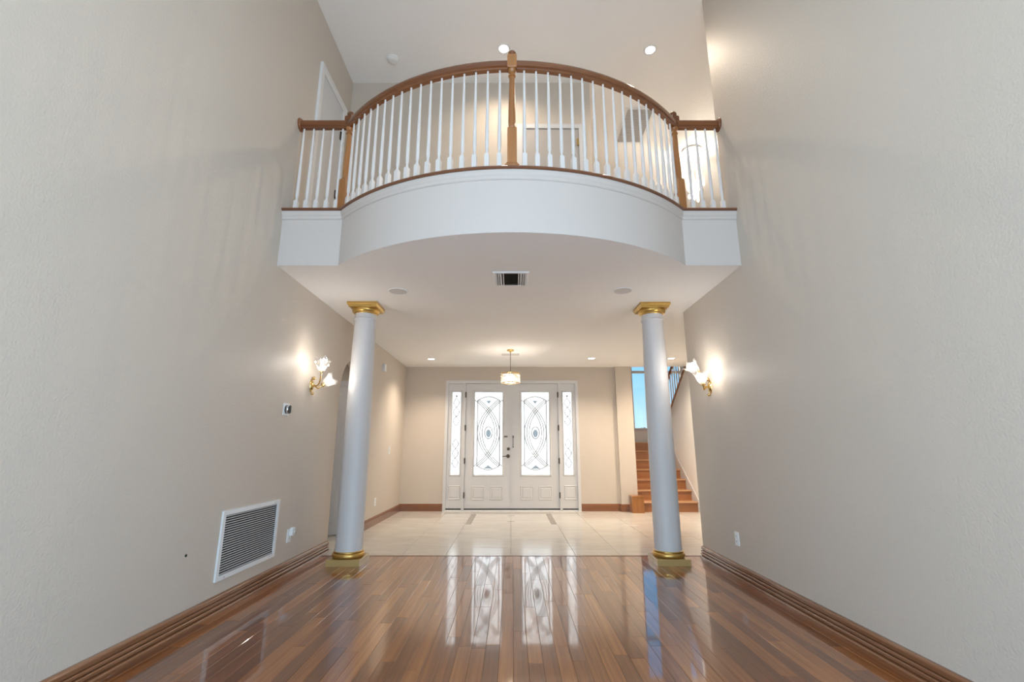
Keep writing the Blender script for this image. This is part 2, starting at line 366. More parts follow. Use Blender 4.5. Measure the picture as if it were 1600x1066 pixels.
# ------------------------------------------------------------------ tiled foyer floor
ft = struct(bx(XL-1.0, 3.48, YT, YD+0.2, -0.05, -0.006), 'floor_foyer', 'grout', 'cream polished tile foyer floor', 'floor')
xs = [XL-1.0, XL-0.29, -1.83, -1.22, -0.73, -0.015, 0.70, 1.19, 1.80, 2.41, 3.02, 3.48]
ys = [YT, 5.97, 6.57, 7.17, 7.77, 8.37, 8.97, YD+0.05]
G = 0.0022
for i in range(len(xs)-1):
    for j in range(len(ys)-1):
        a0, a1 = xs[i]+G, xs[i+1]-G
        if ys[j] >= 7.7 and ys[j+1] < 9.2:                          # stone strips set beside the door axis
            if i == 4: a0 = -0.64
            if i == 5: a1 = 0.61
        MB().chamfer(a0, a1, ys[j]+G, ys[j+1]-G, -0.02, 0.0, 0.001).build('tile', 'floor_tile', ft)
for j in (4, 5):
    bx(-0.728, -0.642, ys[j]+G, ys[j+1]-G, -0.02, 0.0).build('stone_inlay', 'inlay_stone', ft)
    bx(0.612, 0.698, ys[j]+G, ys[j+1]-G, -0.02, 0.0).build('stone_inlay', 'inlay_stone', ft)
for y in (8.05, 8.72):
    bx(-0.075, 0.045, y, y+0.03, -0.01, 0.0006).build('stone_inlay', 'inlay_stone', ft)
MB().prism([(1.72, 7.72), (1.86, 7.58), (1.99, 7.72)], -0.01, 0.0006).build('corner_inlay', 'inlay_light', ft)

# ------------------------------------------------------------------ baseboards
prof = [(0, 0), (0.044, 0), (0.044, 0.010), (0.040, 0.018), (0.020, 0.021), (0.020, 0.026), (0.031, 0.029), (0.032, 0.041), (0.028, 0.046), (0.014, 0.048),
        (0.014, 0.053), (0.026, 0.056), (0.027, 0.066), (0.022, 0.071), (0.010, 0.073), (0.010, 0.077), (0.021, 0.080), (0.022, 0.100), (0.018, 0.108), (0.008, 0.114), (0, 0.114)]
m = MB().sweep(prof, [(XL, YB), (XL, 5.787)])
struct(m, 'baseboard_left', 'base_wood', 'ridged reddish wood baseboard along the left wall', 'baseboard')
m = MB().sweep(prof, [(XR, 5.48), (XR, YB)])
struct(m, 'baseboard_right', 'base_wood', 'ridged reddish wood baseboard along the right wall', 'baseboard')
pf = [(0, 0), (0.016, 0), (0.016, 0.095), (0.012, 0.112), (0.009, 0.122), (0.004, 0.132), (0, 0.132)]
struct(MB().sweep(pf, [(XL, yb), (XL, YD), (-1.318, YD)]), 'baseboard_foyer', 'base_wood_x', 'plain reddish wood baseboard in the foyer corner left of the door', 'baseboard')
struct(MB().sweep(pf, [(1.312, YD), (2.06, YD), (2.06, 9.30), (2.21, 9.30)]), 'baseboard_door', 'base_wood_x', 'plain reddish wood baseboard between front door and stairs', 'baseboard')

# ------------------------------------------------------------------ vestibule behind the arch
m = MB(); m.box(-3.4, XL-0.16, 6.80, 6.95, 0, ZC); m.box(-3.55, -3.4, 5.4, 6.95, 0, ZC); m.box(-3.4, XL-0.16, 5.4, 5.55, 0, ZC)
struct(m, 'wall_vestibule', 'wall_paint', 'shaded beige walls seen through the arch', 'wall')
struct(bx(-3.4, XL-0.16, 5.55, 6.80, 2.6, 2.65), 'ceiling_vestibule', 'ceiling_paint', 'low ceiling behind the arch', 'ceiling')
dv = thing('door_2', (-2.72, 6.79, 0), 'white panelled inner door seen through the arch', 'door', kind='structure')
m = MB(); m.box(-3.18, -3.11, 6.765, 6.80, 0, 2.10); m.box(-2.36, -2.29, 6.765, 6.80, 0, 2.10); m.box(-3.11, -2.36, 6.765, 6.80, 2.03, 2.10)
m.build('door_casing', 'door_paint', dv)
lf = bx(-3.11, -2.36, 6.775, 6.80, 0.01, 2.03).build('door_leaf', 'door_paint', dv)
for z0, z1 in ((0.15, 0.75), (0.9, 1.55), (1.68, 1.92)):
    for x0 in (-3.02, -2.68):
        MB().add(*(lambda x0, x1, z0, z1, y, d: ([(x0,y,z0),(x1,y,z0),(x1,y,z1),(x0,y,z1),(x0+.03,y-d,z0+.03),(x1-.03,y-d,z0+.03),(x1-.03,y-d,z1-.03),(x0+.03,y-d,z1-.03)],
            [(0,1,5,4),(1,2,6,5),(2,3,7,6),(3,0,4,7),(4,5,6,7)]))(x0, x0+0.24, z0, z1, 6.7748, 0.008)).build('door_panel', 'door_paint', lf)

# ------------------------------------------------------------------ front door
fd = thing('door_1', (0, YD, 0), 'white double front door with etched glass and sidelights', 'front door', kind='structure')
m = MB()                                           # casing and jambs
m.box(-1.318, -1.262, YD-0.022, YD+0.02, 0, 2.482); m.box(1.257, 1.313, YD-0.022, YD+0.02, 0, 2.482); m.box(-1.262, 1.257, YD-0.022, YD+0.02, 2.424, 2.482)
m.box(-1.305, -1.262, YD+0.02, YD+0.16, 0, 2.47); m.box(1.257, 1.30, YD+0.02, YD+0.16, 0, 2.47); m.box(-1.262, 1.257, YD+0.02, YD+0.16, 2.424, 2.47)
m.build('door_casing', 'door_paint', fd)
for x0, x1 in ((-0.965, -0.917), (0.912, 0.960)):
    bx(x0, x1, YD-0.012, YD+0.14, 0.0, 2.424).build('mullion_post', 'door_paint', fd)
bx(-1.262, 1.257, YD+0.0, YD+0.14, 0.0, 0.022).build('threshold', 'white_metal', fd)
bx(-1.262, 1.257, YD+0.012, YD+0.1, 0.022, 0.045).build('door_sweep', 'dark', fd)
def slab(x0, x1, z0, z1, gx0, gx1, gz0, gz1, y0, y1):
    m = MB(); m.box(x0, gx0, y0, y1, z0, z1); m.box(gx1, x1, y0, y1, z0, z1); m.box(gx0, gx1, y0, y1, z0, gz0); m.box(gx0, gx1, y0, y1, gz1, z1)
    return m
def frame_ring(x0, x1, z0, z1, y, w_, d):
    """bevelled lip around a rectangular opening, proud of y by d"""
    o = [(x0-w_, z0-w_), (x1+w_, z0-w_), (x1+w_, z1+w_), (x0-w_, z1+w_)]
    mid = [(x0-w_*0.4, z0-w_*0.4), (x1+w_*0.4, z0-w_*0.4), (x1+w_*0.4, z1+w_*0.4), (x0-w_*0.4, z1+w_*0.4)]
    n = [(x0, z0), (x1, z0), (x1, z1), (x0, z1)]
    v = [(a, y, b) for a, b in o] + [(a, y-d, b) for a, b in mid] + [(a, y+0.01, b) for a, b in n]
    f = []
    for k in range(4):
        k2 = (k+1) % 4; f += [(k, k2, k2+4, k+4), (k+4, k2+4, k2+8, k+8)]
    return MB().add(v, f)
def raised(x0, x1, z0, z1, y):
    w_ = 0.022; v = []; f = []
    for ins, d in ((0, 0), (w_*0.5, 0.010), (w_, 0.001), (w_*2.2, 0.008)):
        v += [(x0+ins, y-d, z0+ins), (x1-ins, y-d, z0+ins), (x1-ins, y-d, z1-ins), (x0+ins, y-d, z1-ins)]
    for r in range(3):
        for k in range(4): a = r*4+k; b = r*4+(k+1) % 4; f.append((a, b, b+4, a+4))
    f.append((12, 13, 14, 15)); return MB().add(v, f)
FY = YD+0.018
def etched(cx, x0, x1, z0, z1, y, par):
    """interlaced bevel lines, border and oval of one door glass"""
    H = z1-z0; hw = (x1-x0)/2
    def strip(name, pts, r, mat='bevel_glass'): MB().tube([(p[0], y, p[1]) for p in pts], r, 6).build(name, mat, par, smooth=60)
    for sgn in (-1, 1):
        for off in (0.0, 0.045, 0.09):
            pts = []
            for k in range(25):
                u = k/24; z = z0+0.10*H+u*0.80*H
                a = (u-0.5)*2
                x = cx+sgn*((hw*0.78-off) - (hw*1.45)*abs(a)**2.1)
                pts.append((x, z))
            strip('bevel_line', pts, 0.009)
    b = hw*0.80; zb = z0+0.085*H; zt = z1-0.085*H
    strip('bevel_border', [(cx-b, zb+0.03), (cx-b, zt-0.03)], 0.010)
    strip('bevel_border', [(cx+b, zb+0.03), (cx+b, zt-0.03)], 0.010)
    strip('bevel_border', [(cx-b+2*b*k/16, zt-0.03+0.075*math.sin(PI*k/16)) for k in range(17)], 0.010)
    strip('bevel_border', [(cx-b+2*b*k/16, zb+0.03-0.075*math.sin(PI*k/16)) for k in range(17)], 0.010)
    strip('oval_ring', [(cx+0.075*math.cos(2*PI*k/28), z0+0.50*H+0.115*math.sin(2*PI*k/28)) for k in range(29)], 0.010)
    v = [(cx+0.050*math.cos(2*PI*k/20), z0+0.49*H+0.075*math.sin(2*PI*k/20)) for k in range(20)]
    MB().prism(v, y-0.003, y+0.003, 'XZ').build('etched_fruit', 'grey_glass', par)
    t = [(cx-0.055, z1-0.12*H+0.02), (cx+0.055, z1-0.12*H+0.02), (cx, z1-0.12*H-0.045)]
    MB().prism(t, y-0.003, y+0.003, 'XZ').build('bevel_gem', 'grey_glass', par)
    t = [(cx-0.09, z0+0.07*H), (cx+0.09, z0+0.07*H), (cx, z0+0.07*H+0.07)]
    MB().prism(t, y-0.003, y+0.003, 'XZ').build('bevel_gem', 'grey_glass', par)
for side, (x0, x1, g0, g1, pans) in enumerate(((-0.915, -0.016, -0.737, -0.188, ((-0.775, -0.53), (-0.42, -0.183))), (-0.010, 0.910, 0.187, 0.732, ((0.163, 0.41), (0.511, 0.770))))):
    lf = slab(x0, x1, 0.045, 2.42, g0, g1, 0.661, 2.255, FY, FY+0.045).build('door_leaf', 'door_paint', fd)
    frame_ring(g0, g1, 0.661, 2.255, FY, 0.035, 0.012).build('glass_frame', 'door_paint', lf)
    bx(g0, g1, FY+0.018, FY+0.026, 0.661, 2.255).build('glass_pane', 'frosted_glass', lf)
    etched((g0+g1)/2, g0, g1, 0.661, 2.255, FY+0.014, lf)
    for a, b in pans: raised(a, b, 0.20, 0.455, FY-0.0003).build('raised_panel', 'door_paint', lf)
    hx = x0-0.002 if side == 0 else x1+0.002
    for z in (0.289, 0.92, 1.548, 2.196):
        m = MB().box(hx-0.012, hx+0.012, FY-0.034, FY-0.001, z-0.05, z+0.05)
        m.lathe([(0.008, -0.058), (0.008, 0.058)], 10, Matrix.Translation((hx, FY-0.036, z)))
        m.build('hinge', 'bronze', lf, smooth=40)
    if side == 0:
        bx(-0.155, -0.088, FY-0.012, FY, 1.368, 1.394).build('viewer_plate', 'bronze', lf)
        MY = Matrix.Rotation(PI/2, 4, 'X')
        MB().lathe([(0.030, 0), (0.030, 0.008), (0.022, 0.014), (0.012, 0.016), (0.012, 0.026)], 20, Matrix.Translation((-0.071, FY, 1.146)) @ MY).build('deadbolt', 'bronze', lf, smooth=40)
        m = MB().lathe([(0.036, 0), (0.036, 0.008), (0.026, 0.016), (0.013, 0.018), (0.013, 0.05)], 20, Matrix.Translation((-0.077, FY, 1.011)) @ MY)
        m.tube([(-0.077, FY-0.045, 1.011), (-0.12, FY-0.05, 1.010), (-0.185, FY-0.048, 1.004)], [0.010, 0.009, 0.007], 8)
        m.build('lever_handle', 'bronze', lf, smooth=40)
        bx(-0.024, -0.006, FY-0.012, FY, 0.05, 2.42).build('astragal', 'door_paint', lf)
    else:
        m = MB().tube([(0.022, FY-0.010, 1.17), (0.022, FY-0.012, 1.40)], 0.006, 8); m.box(0.010, 0.034, FY-0.014, FY, 1.355, 1.40); m.box(0.012, 0.032, FY-0.012, FY, 1.17, 1.19)
        m.build('flush_bolt', 'bronze', lf, smooth=40)
for x0, x1, g0, g1 in ((-1.262, -0.965, -1.188, -1.018), (0.960, 1.257, 1.013, 1.183)):
    lf = slab(x0, x1, 0.045, 2.424, g0, g1, 0.665, 2.26, FY, FY+0.045).build('sidelight', 'door_paint', fd)
    frame_ring(g0, g1, 0.665, 2.26, FY, 0.03, 0.012).build('glass_frame', 'door_paint', lf)
    bx(g0, g1, FY+0.018, FY+0.026, 0.665, 2.26).build('glass_pane', 'frosted_glass', lf)
    cx = (g0+g1)/2; y = FY+0.014; z0 = 0.665; H = 1.595
    MB().tube([(cx+0.042*math.cos(2*PI*k/20), y, z0+0.50*H+0.07*math.sin(2*PI*k/20)) for k in range(21)], 0.005, 6).build('oval_ring', 'grey_glass', lf, smooth=60)
    for s_ in (-1, 1):
        MB().tube([(cx+s_*0.055*math.sin(PI*k/24*3), y, z0+0.58*H+0.34*H*k/24) for k in range(25)], 0.007, 6).build('bevel_line', 'grey_glass', lf, smooth=60)
        MB().tube([(cx+s_*0.055*math.sin(PI*k/24*3), y, z0+0.42*H-0.34*H*k/24) for k in range(25)], 0.007, 6).build('bevel_line', 'grey_glass', lf, smooth=60)
        MB().tube([(cx+s_*0.066, y, z0+0.05*H), (cx+s_*0.066, y, z0+0.95*H)], 0.004, 6).build('bevel_border', 'bevel_glass', lf, smooth=60)
    MB().prism([(cx-0.028, z0+0.955*H), (cx+0.028, z0+0.955*H), (cx, z0+0.925*H)], y-0.003, y+0.003, 'XZ').build('bevel_gem', 'grey_glass', lf)
    raised(x0+0.04, x1-0.02, 0.205, 0.465, FY-0.0003).build('raised_panel', 'door_paint', lf)

# ------------------------------------------------------------------ staircase
st = thing('staircase', (2.92, 9.24, 0), 'reddish wood staircase rising to a window landing beside the front door', 'staircase')
RS, TR, Y0 = 0.185, 0.27, 9.238
for k in range(7):
    z = RS*k; y = Y0+TR*k
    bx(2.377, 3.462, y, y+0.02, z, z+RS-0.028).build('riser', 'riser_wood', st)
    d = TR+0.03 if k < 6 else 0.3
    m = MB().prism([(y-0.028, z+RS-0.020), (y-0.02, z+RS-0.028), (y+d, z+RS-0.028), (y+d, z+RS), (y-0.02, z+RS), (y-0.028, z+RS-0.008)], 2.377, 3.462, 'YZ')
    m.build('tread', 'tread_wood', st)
bx(2.377, 4.598, Y0+TR*6+0.3, 11.998, RS*7-0.12, RS*7).build('landing', 'tread_wood', st)
yl = Y0+TR*7
poly = [(Y0-0.05, 0), (Y0-0.05, 0.22), (Y0+TR*6+0.02, RS*7+0.21), (12.0, RS*7+0.21), (12.0, RS*7-0.1), (Y0+TR*6+0.2, RS*6-0.1), (Y0+0.45, 0)]
MB().prism(poly, 3.463, 3.479, 'YZ').build('skirt_board', 'white_paint', st)
m = MB().loft_sq([(0.108, 0), (0.108, 0.275), (0.112, 0.278), (0.112, 0.300)], Matrix.Translation((2.318, 9.19, 0)))
m.build('starting_block', 'newel_wood', st)
m = MB().tube([(2.445, 10.22, 1.37), (2.445, 11.2, 2.06), (2.445, 11.9, 2.1)], 0.026, 10)
m.build('wall_handrail', 'newel_wood', st, smooth=40)
# upper flight rising towards the viewer behind the sloping wall
for k in range(10):
    z = RS*(7+k); y = 10.9-TR*k
    m = MB(); m.box(3.602, 4.598, y-0.02, y, z, z+RS); m.box(3.602, 4.598, y-TR-0.02, y, z+RS-0.028, z+RS)
    m.build('upper_step', 'riser_wood', st)
cap = [(11.25, 1.37), (10.37, 1.985), (9.30, 2.735)]
MB().prism([(a, b+0.001) for a, b in cap] + [(a, b+0.045) for a, b in reversed(cap)], 3.455, 3.625, 'YZ').build('sloping_cap_rail', 'base_wood', st)
for k in range(13):
    y = 11.15-k*0.14; zz = 1.37+(11.25-y)*0.70+0.04
    MB().tube([(3.54, y, zz), (3.54, y, zz+0.82)], 0.013, 8).build('baluster', 'white_paint', st, smooth=60)
MB().tube([(3.54, 11.25, 2.24), (3.54, 9.40, 3.535)], 0.03, 10).build('upper_handrail', 'rail_wood', st, smooth=40)

# stair window
wn = thing('window_1', (3.725, 12.07, 1.615), 'tall stair landing window showing blue sky', 'window', kind='structure')
m = MB(); m.box(3.05, 3.10, 12.04, 12.11, 1.615, 4.3); m.box(4.35, 4.40, 12.04, 12.11, 1.615, 4.3); m.box(3.10, 4.35, 12.04, 12.11, 1.615, 1.66); m.box(3.10, 4.35, 12.04, 12.11, 4.25, 4.3)
m.build('window_frame', 'white_paint', wn)
bx(3.10, 4.35, 12.03, 12.11, 3.06, 3.12).build('transom_bar', 'white_paint', wn)
bx(3.10, 4.35, 12.07, 12.076, 1.66, 3.06).build('glass_pane', 'window_glass', wn)
bx(3.10, 4.35, 12.07, 12.076, 3.12, 4.25).build('glass_pane', 'window_glass', wn)
bx(3.03, 4.42, 11.97, 12.04, 1.59, 1.615).build('window_sill', 'white_paint', wn)

# outside: lawn and a young tree whose top shows over the sill
struct(bx(-30, 60, 12.6, 90, -0.3, -0.2), 'ground_outside', 'lawn', 'green ground outside the landing window', 'ground')
tr = thing('tree', (6.2, 22, -0.2), 'small tree top showing above the stair window sill', 'tree')
m = MB().tube([(6.2, 22, -0.2), (6.22, 22, 0.9), (6.18, 22, 1.7), (6.25, 22, 2.1)], [0.09, 0.07, 0.05, 0.02], 8)
for k in range(9):
    a = random.uniform(0, 2*PI); r = random.uniform(0.25, 0.7); z = random.uniform(1.2, 1.8)
    m.tube([(6.19, 22, z-0.25), (6.2+r*math.cos(a), 22+r*math.sin(a), z+0.35)], [0.025, 0.008], 5)
m.build('trunk', 'bark', tr, smooth=50)
m = MB()
for k in range(900):
    a = random.uniform(0, 2*PI); b = random.uniform(-0.6, 1); r = random.uniform(0.5, 1.0)*0.8
    c = Vector((6.2+r*math.cos(a)*math.sqrt(1-b*b), 22+r*math.sin(a)*math.sqrt(1-b*b), 1.55+r*b*0.75))
    u = Vector((random.uniform(-1, 1), random.uniform(-1, 1), random.uniform(-1, 1))).normalized(); v = u.orthogonal().normalized()
    m.add([c-u*0.06, c+v*0.025, c+u*0.06, c-v*0.025], [(0, 1, 2, 3)])
tag(m.build('foliage', 'leaf', tr), kind='stuff')

# ------------------------------------------------------------------ columns
def column(x, y, label):
    t = thing('column', (x, y, 0), label, 'column', 'white columns carrying the balcony')
    M = Matrix.Translation((x, y, 0))
    MB().loft_sq([(0.168, 0.0), (0.168, 0.058), (0.165, 0.061)], M).build('plinth', 'plinth_gold', t)
    pr = [(0.150, 0.0615)] + [(0.143+0.020*math.cos(a), 0.086+0.024*math.sin(a)) for a in [(-PI/2+PI*k/10) for k in range(11)]] + [(0.149, 0.113), (0.149, 0.121), (0.142, 0.126)]
    MB().lathe(pr, 48, M).build('base_ring', 'gold', t, smooth=50)
    pr = [(0.1405, 0.126), (0.137, 0.135), (0.1365, 0.9), (0.133, 1.5), (0.126, 2.1), (0.118, 2.50), (0.117, 2.560), (0.121, 2.563), (0.127, 2.570), (0.128, 2.578), (0.124, 2.586), (0.117, 2.590), (0.117, 2.640)]
    MB().lathe(pr, 48, M).build('shaft', 'white_paint', t, smooth=40)
    cp = MB().lathe([(0.117, 2.640), (0.122, 2.645), (0.122, 2.652)] + [(0.122+0.032*math.sin(a), 2.686-0.034*math.cos(a)) for a in [PI/2*k/8 for k in range(9)]] + [(0.150, 2.692), (0.150, 2.700)], 48, M).build('capital', 'gold', t, smooth=40)
    MB().loft_sq([(0.152, 2.700), (0.156, 2.712), (0.165, 2.728), (0.168, 2.732), (0.168, 2.7545)], M).build('abacus', 'gold', cp)
column(-1.683, 5.211, 'white round column with gold capital before the left arched opening')
column(1.618, 5.233, 'white round column with gold capital in front of the stairs')

# ------------------------------------------------------------------ balcony railing
rl = thing('balcony_railing', (0, 3.99, 3.283), 'bowed balcony railing with wooden handrail and white balusters', 'railing')
NZ = [(0.036, 3.284), (0.042, 3.290), (0.042, 3.302), (0.036, 3.309), (-0.10, 3.309), (-0.10, 3.284)]
MB().sweep(NZ, front(0.0)).build('wood_nosing', 'nosing_wood', rl, smooth=25)
ZR = 3.309; OFF = -0.045
RR = RA+OFF; yflat = 3.99-OFF
a0 = math.asin(1.625/RR)
newels = [(-RR*math.sin(a0), CY-RR*math.cos(a0), -0.35), (0, CY-RR, 0), (RR*math.sin(a0), CY-RR*math.cos(a0), 0.35)]
ang = a0
for i, (x, y, rz) in enumerate(newels):
    M = Matrix.Translation((x, y, ZR)) @ Matrix.Rotation(rz, 4, 'Z')
    p = MB().loft_sq([(0.038, 0.045), (0.038, 0.372), (0.030, 0.386)], M)
    p.lathe([(0.030, 0.384), (0.034, 0.392), (0.030, 0.400), (0.028, 0.404), (0.031, 0.45), (0.029, 0.60), (0.0235, 0.84), (0.023, 0.885), (0.030, 0.890), (0.032, 0.898), (0.026, 0.906),
             (0.022, 0.912), (0.022, 0.930), (0.036, 0.945), (0.038, 0.955), (0.030, 0.968)], 24, M)
    n_ = p.build('newel_post', 'newel_wood', rl, smooth=35)
    MB().loft_sq([(0.058, 0.0), (0.058, 0.028), (0.050, 0.034), (0.041, 0.055), (0.0385, 0.056)], M).build('newel_base', 'newel_wood', n_)
    b = MB().loft_sq([(0.034, 0.962), (0.040, 0.970), (0.040, 1.085), (0.030, 1.098)], M).build('newel_block', 'newel_wood' if i == 1 else 'rail_wood', n_)
    MB().lathe([(0.030, 1.097), (0.034, 1.104), (0.036, 1.116), (0.034, 1.128), (0.026, 1.139), (0.012, 1.145), (0.001, 1.146)], 24, M).build('newel_cap', 'rail_wood', n_, smooth=50)
HP = [(-0.020, 4.262), (0.020, 4.262), (0.022, 4.276), (0.034, 4.286), (0.036, 4.310), (0.034, 4.330), (0.024, 4.346), (0.010, 4.353), (-0.010, 4.353), (-0.024, 4.346), (-0.034, 4.330), (-0.036, 4.310), (-0.034, 4.286), (-0.022, 4.276)]
def rail(path): MB().sweep(HP, path).build('handrail', 'rail_wood', rl, smooth=30)
N = 24
da = 0.038/RR
rail([(RR*math.sin(a), CY-RR*math.cos(a)) for a in [(-ang+da+(ang-2*da)*k/N) for k in range(N+1)]])
rail([(RR*math.sin(a), CY-RR*math.cos(a)) for a in [(da+(ang-2*da)*k/N) for k in range(N+1)]])
yr = newels[0][1]
rail([(XL+0.02, yr), (newels[0][0]-0.03, yr)]); rail([(newels[2][0]+0.03, yr), (XR-0.02, yr)])
for x, sg in ((XL, 1), (XR, -1)):
    M = Matrix.Translation((x, yr, 4.308)) @ Matrix.Rotation(sg*PI/2, 4, 'Y')
    MB().lathe([(0.068, 0), (0.068, 0.008), (0.060, 0.014), (0.058, 0.020), (0.046, 0.024), (0.040, 0.024)], 28, M).build('rosette', 'rail_wood', rl, smooth=40)
M = Matrix.Identity(4)
bp = MB().loft_sq([(0.0185, 0.0), (0.0185, 0.150), (0.012, 0.163)], M)
bp.lathe([(0.012, 0.160), (0.0135, 0.168), (0.012, 0.176), (0.010, 0.182), (0.0105, 0.190), (0.0150, 0.205), (0.0160, 0.230), (0.0150, 0.40), (0.0110, 0.72), (0.0082, 0.957)], 12, M)
spots = []
for s_ in (-1, 1):
    for k in range(1, 18):
        a = s_*ang*k/18; spots.append((RR*math.sin(a), CY-RR*math.cos(a), a))
for k in range(5):
    spots.append((XL+0.045+k*0.097, yr, 0)); spots.append((XR-0.045-k*0.097, yr, 0))
proto = None
for x, y, a in spots:
    if proto is None: o = bp.build('baluster', 'baluster_paint', rl, origin=(0, 0, 0), smooth=40); proto = o
    else: o = proto.copy(); C.objects.link(o); o.parent = rl
    o.location = Vector((x, y, ZR))-W[rl.name]; o.rotation_euler = (0, 0, a)

# ------------------------------------------------------------------ upper doors
d3 = thing('door_3', (0.50, 5.34, ZF), 'closed upper hall door with white casing behind the railing', 'door', kind='structure')
m = MB(); m.box(0.067, 0.137, 5.325, 5.35, ZF, 5.262); m.box(0.865, 0.935, 5.325, 5.35, ZF, 5.262); m.box(0.137, 0.865, 5.325, 5.35, 5.20, 5.262)
m.build('door_casing', 'door_paint', d3)
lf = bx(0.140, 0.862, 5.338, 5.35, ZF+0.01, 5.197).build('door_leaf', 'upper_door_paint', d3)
for z in (5.0, 4.3): bx(0.835, 0.862, 5.325, 5.338, z-0.05, z+0.05).build('hinge', 'brass', lf)
d4 = thing('door_4', (XL+0.01, 4.78, ZF), 'upper door with wide white casing in the left wall', 'door', kind='structure')
m = MB()
def casing_bar(y0, y1, z0, z1): m.box(XL, XL+0.022, y0, y1, z0, z1)
casing_bar(4.395, 4.475, ZF, 5.34); casing_bar(5.095, 5.175, ZF, 5.34); casing_bar(4.475, 5.095, 5.255, 5.34)
m.box(XL+0.022, XL+0.030, 4.395, 4.415, ZF, 5.34); m.box(XL+0.022, XL+0.030, 4.415, 5.155, 5.32, 5.34); m.box(XL+0.022, XL+0.030, 5.155, 5.175, ZF, 5.34)
m.build('door_casing', 'baluster_paint', d4)
lf = bx(XL, XL+0.008, 4.478, 5.092, ZF+0.01, 5.252).build('door_leaf', 'door_paint', d4)
for z in (4.9, 4.1, 3.5): bx(XL+0.008, XL+0.026, 5.06, 5.092, z-0.05, z+0.05).build('hinge', 'bronze', lf)

# ------------------------------------------------------------------ wall sconces
def sconce(xw, sgn, plate, arms, label):
    """xw wall plane, sgn +1 when the room lies towards +x; arms: (dy, out, dz, axis)"""
    py, pz = plate
    t = thing('wall_sconce', (xw, py, pz-0.1), label, 'wall sconce', 'two-light glass wall sconces')
    V = lambda out, y, z: Vector((xw+sgn*out, y, z))
    rot = Matrix.Rotation(sgn*PI/2, 4, 'Y')
    M = Matrix.Translation((xw, py, pz)) @ rot @ Matrix.Diagonal((1.75, 1, 1, 1))
    pl = MB().lathe([(0.040, 0.0), (0.040, 0.006), (0.034, 0.012), (0.030, 0.011), (0.024, 0.020), (0.012, 0.026), (0.002, 0.027)], 24, M).build('backplate', 'brass', t, smooth=50)
    MB().sphere(V(0.022, py, pz-0.082), 0.016, 12, 8).build('finial', 'brass', pl, smooth=60)
    MB().sphere(V(0.024, py, pz+0.080), 0.019, 12, 8).build('finial', 'brass', pl, smooth=60)
    for dy, out, dz, ax in arms:
        base = V(out, py+dy, pz+dz); axis = Vector((sgn*ax[0], ax[1], ax[2])).normalized()
        p0 = V(0.02, py, pz+0.01); p1 = V(out*0.75, py+dy*0.4, pz-0.035+min(0, dz)); p2 = base-axis*0.05
        pts = []
        for k in range(13):
            u = k/12; pts.append(p0*(1-u)**3 + (p0+V(0.08, 0, 0)-V(0, 0, 0)-Vector((0, 0, 0.05)))*3*u*(1-u)**2 + (p2-axis*0.07)*3*u*u*(1-u) + p2*u**3)
        arm = MB().tube(pts, 0.007, 8).build('arm', 'brass', t, smooth=60)
        Q = Matrix.Translation(p2) @ axis.to_track_quat('Z', 'Y').to_matrix().to_4x4()
        MB().lathe([(0.008, 0), (0.022, 0.004), (0.026, 0.012), (0.018, 0.020), (0.020, 0.03), (0.016, 0.045)], 16, Q).build('socket_cup', 'brass', arm, smooth=50)
        # tulip glass with a scalloped, flaring rim
        n = 40; prf = [(0.020, 0.018), (0.034, 0.030), (0.046, 0.052), (0.052, 0.078), (0.056, 0.100), (0.068, 0.122), (0.080, 0.135)]
        vs_ = []; fs = []
        for layer in (0, 1):
            for j, (r, z) in enumerate(prf):
                u = j/(len(prf)-1)
                for k in range(n):
                    a = 2*PI*k/n; wv = math.cos(5*a)
                    rr = (r-layer*0.003)*(1+0.05*u*math.cos(10*a)+0.07*u*u*wv); zz = z+0.018*u*u*wv
                    vs_.append(Q @ Vector((rr*math.cos(a), rr*math.sin(a), zz)))
        L_ = len(prf)*n
        for ly in (0, 1):
            for j in range(len(prf)-1):
                for k in range(n):
                    a = ly*L_+j*n+k; b = ly*L_+j*n+(k+1) % n; fs.append((a, b, b+n, a+n))
        for k in range(n):
            a = (len(prf)-1)*n+k; b = (len(prf)-1)*n+(k+1) % n; fs.append((a, b, b+L_, a+L_))
        MB().add(vs_, fs).build('glass_shade', 'shade_glass', t, smooth=60)
        MB().lathe([(0.010, 0.045), (0.014, 0.055), (0.018, 0.070), (0.015, 0.088), (0.006, 0.100), (0.001, 0.104)], 14, Q).build('bulb', 'bulb', t, smooth=60)
        point('sconce_light', t, Q @ Vector((0, 0, 0.122)), 2.4 if dy < -0.1 else 1.1, (1.0, 0.93, 0.84), 0.015)
sconce(XL, 1, (4.955, 1.79), ((-0.16, 0.16, 0.165, (0.30, -0.75, 0.6)), (0.01, 0.15, 0.03, (0.75, 0.35, 0.65))), 'gold and glass two-light sconce above the thermostat on the left wall')
sconce(XR, -1, (4.90, 1.77), ((-0.17, 0.15, 0.04, (0.2, -0.15, 0.95)), (-0.03, 0.15, 0.17, (0.55, 0.35, 0.75))), 'gold and glass two-light sconce on the right wall')

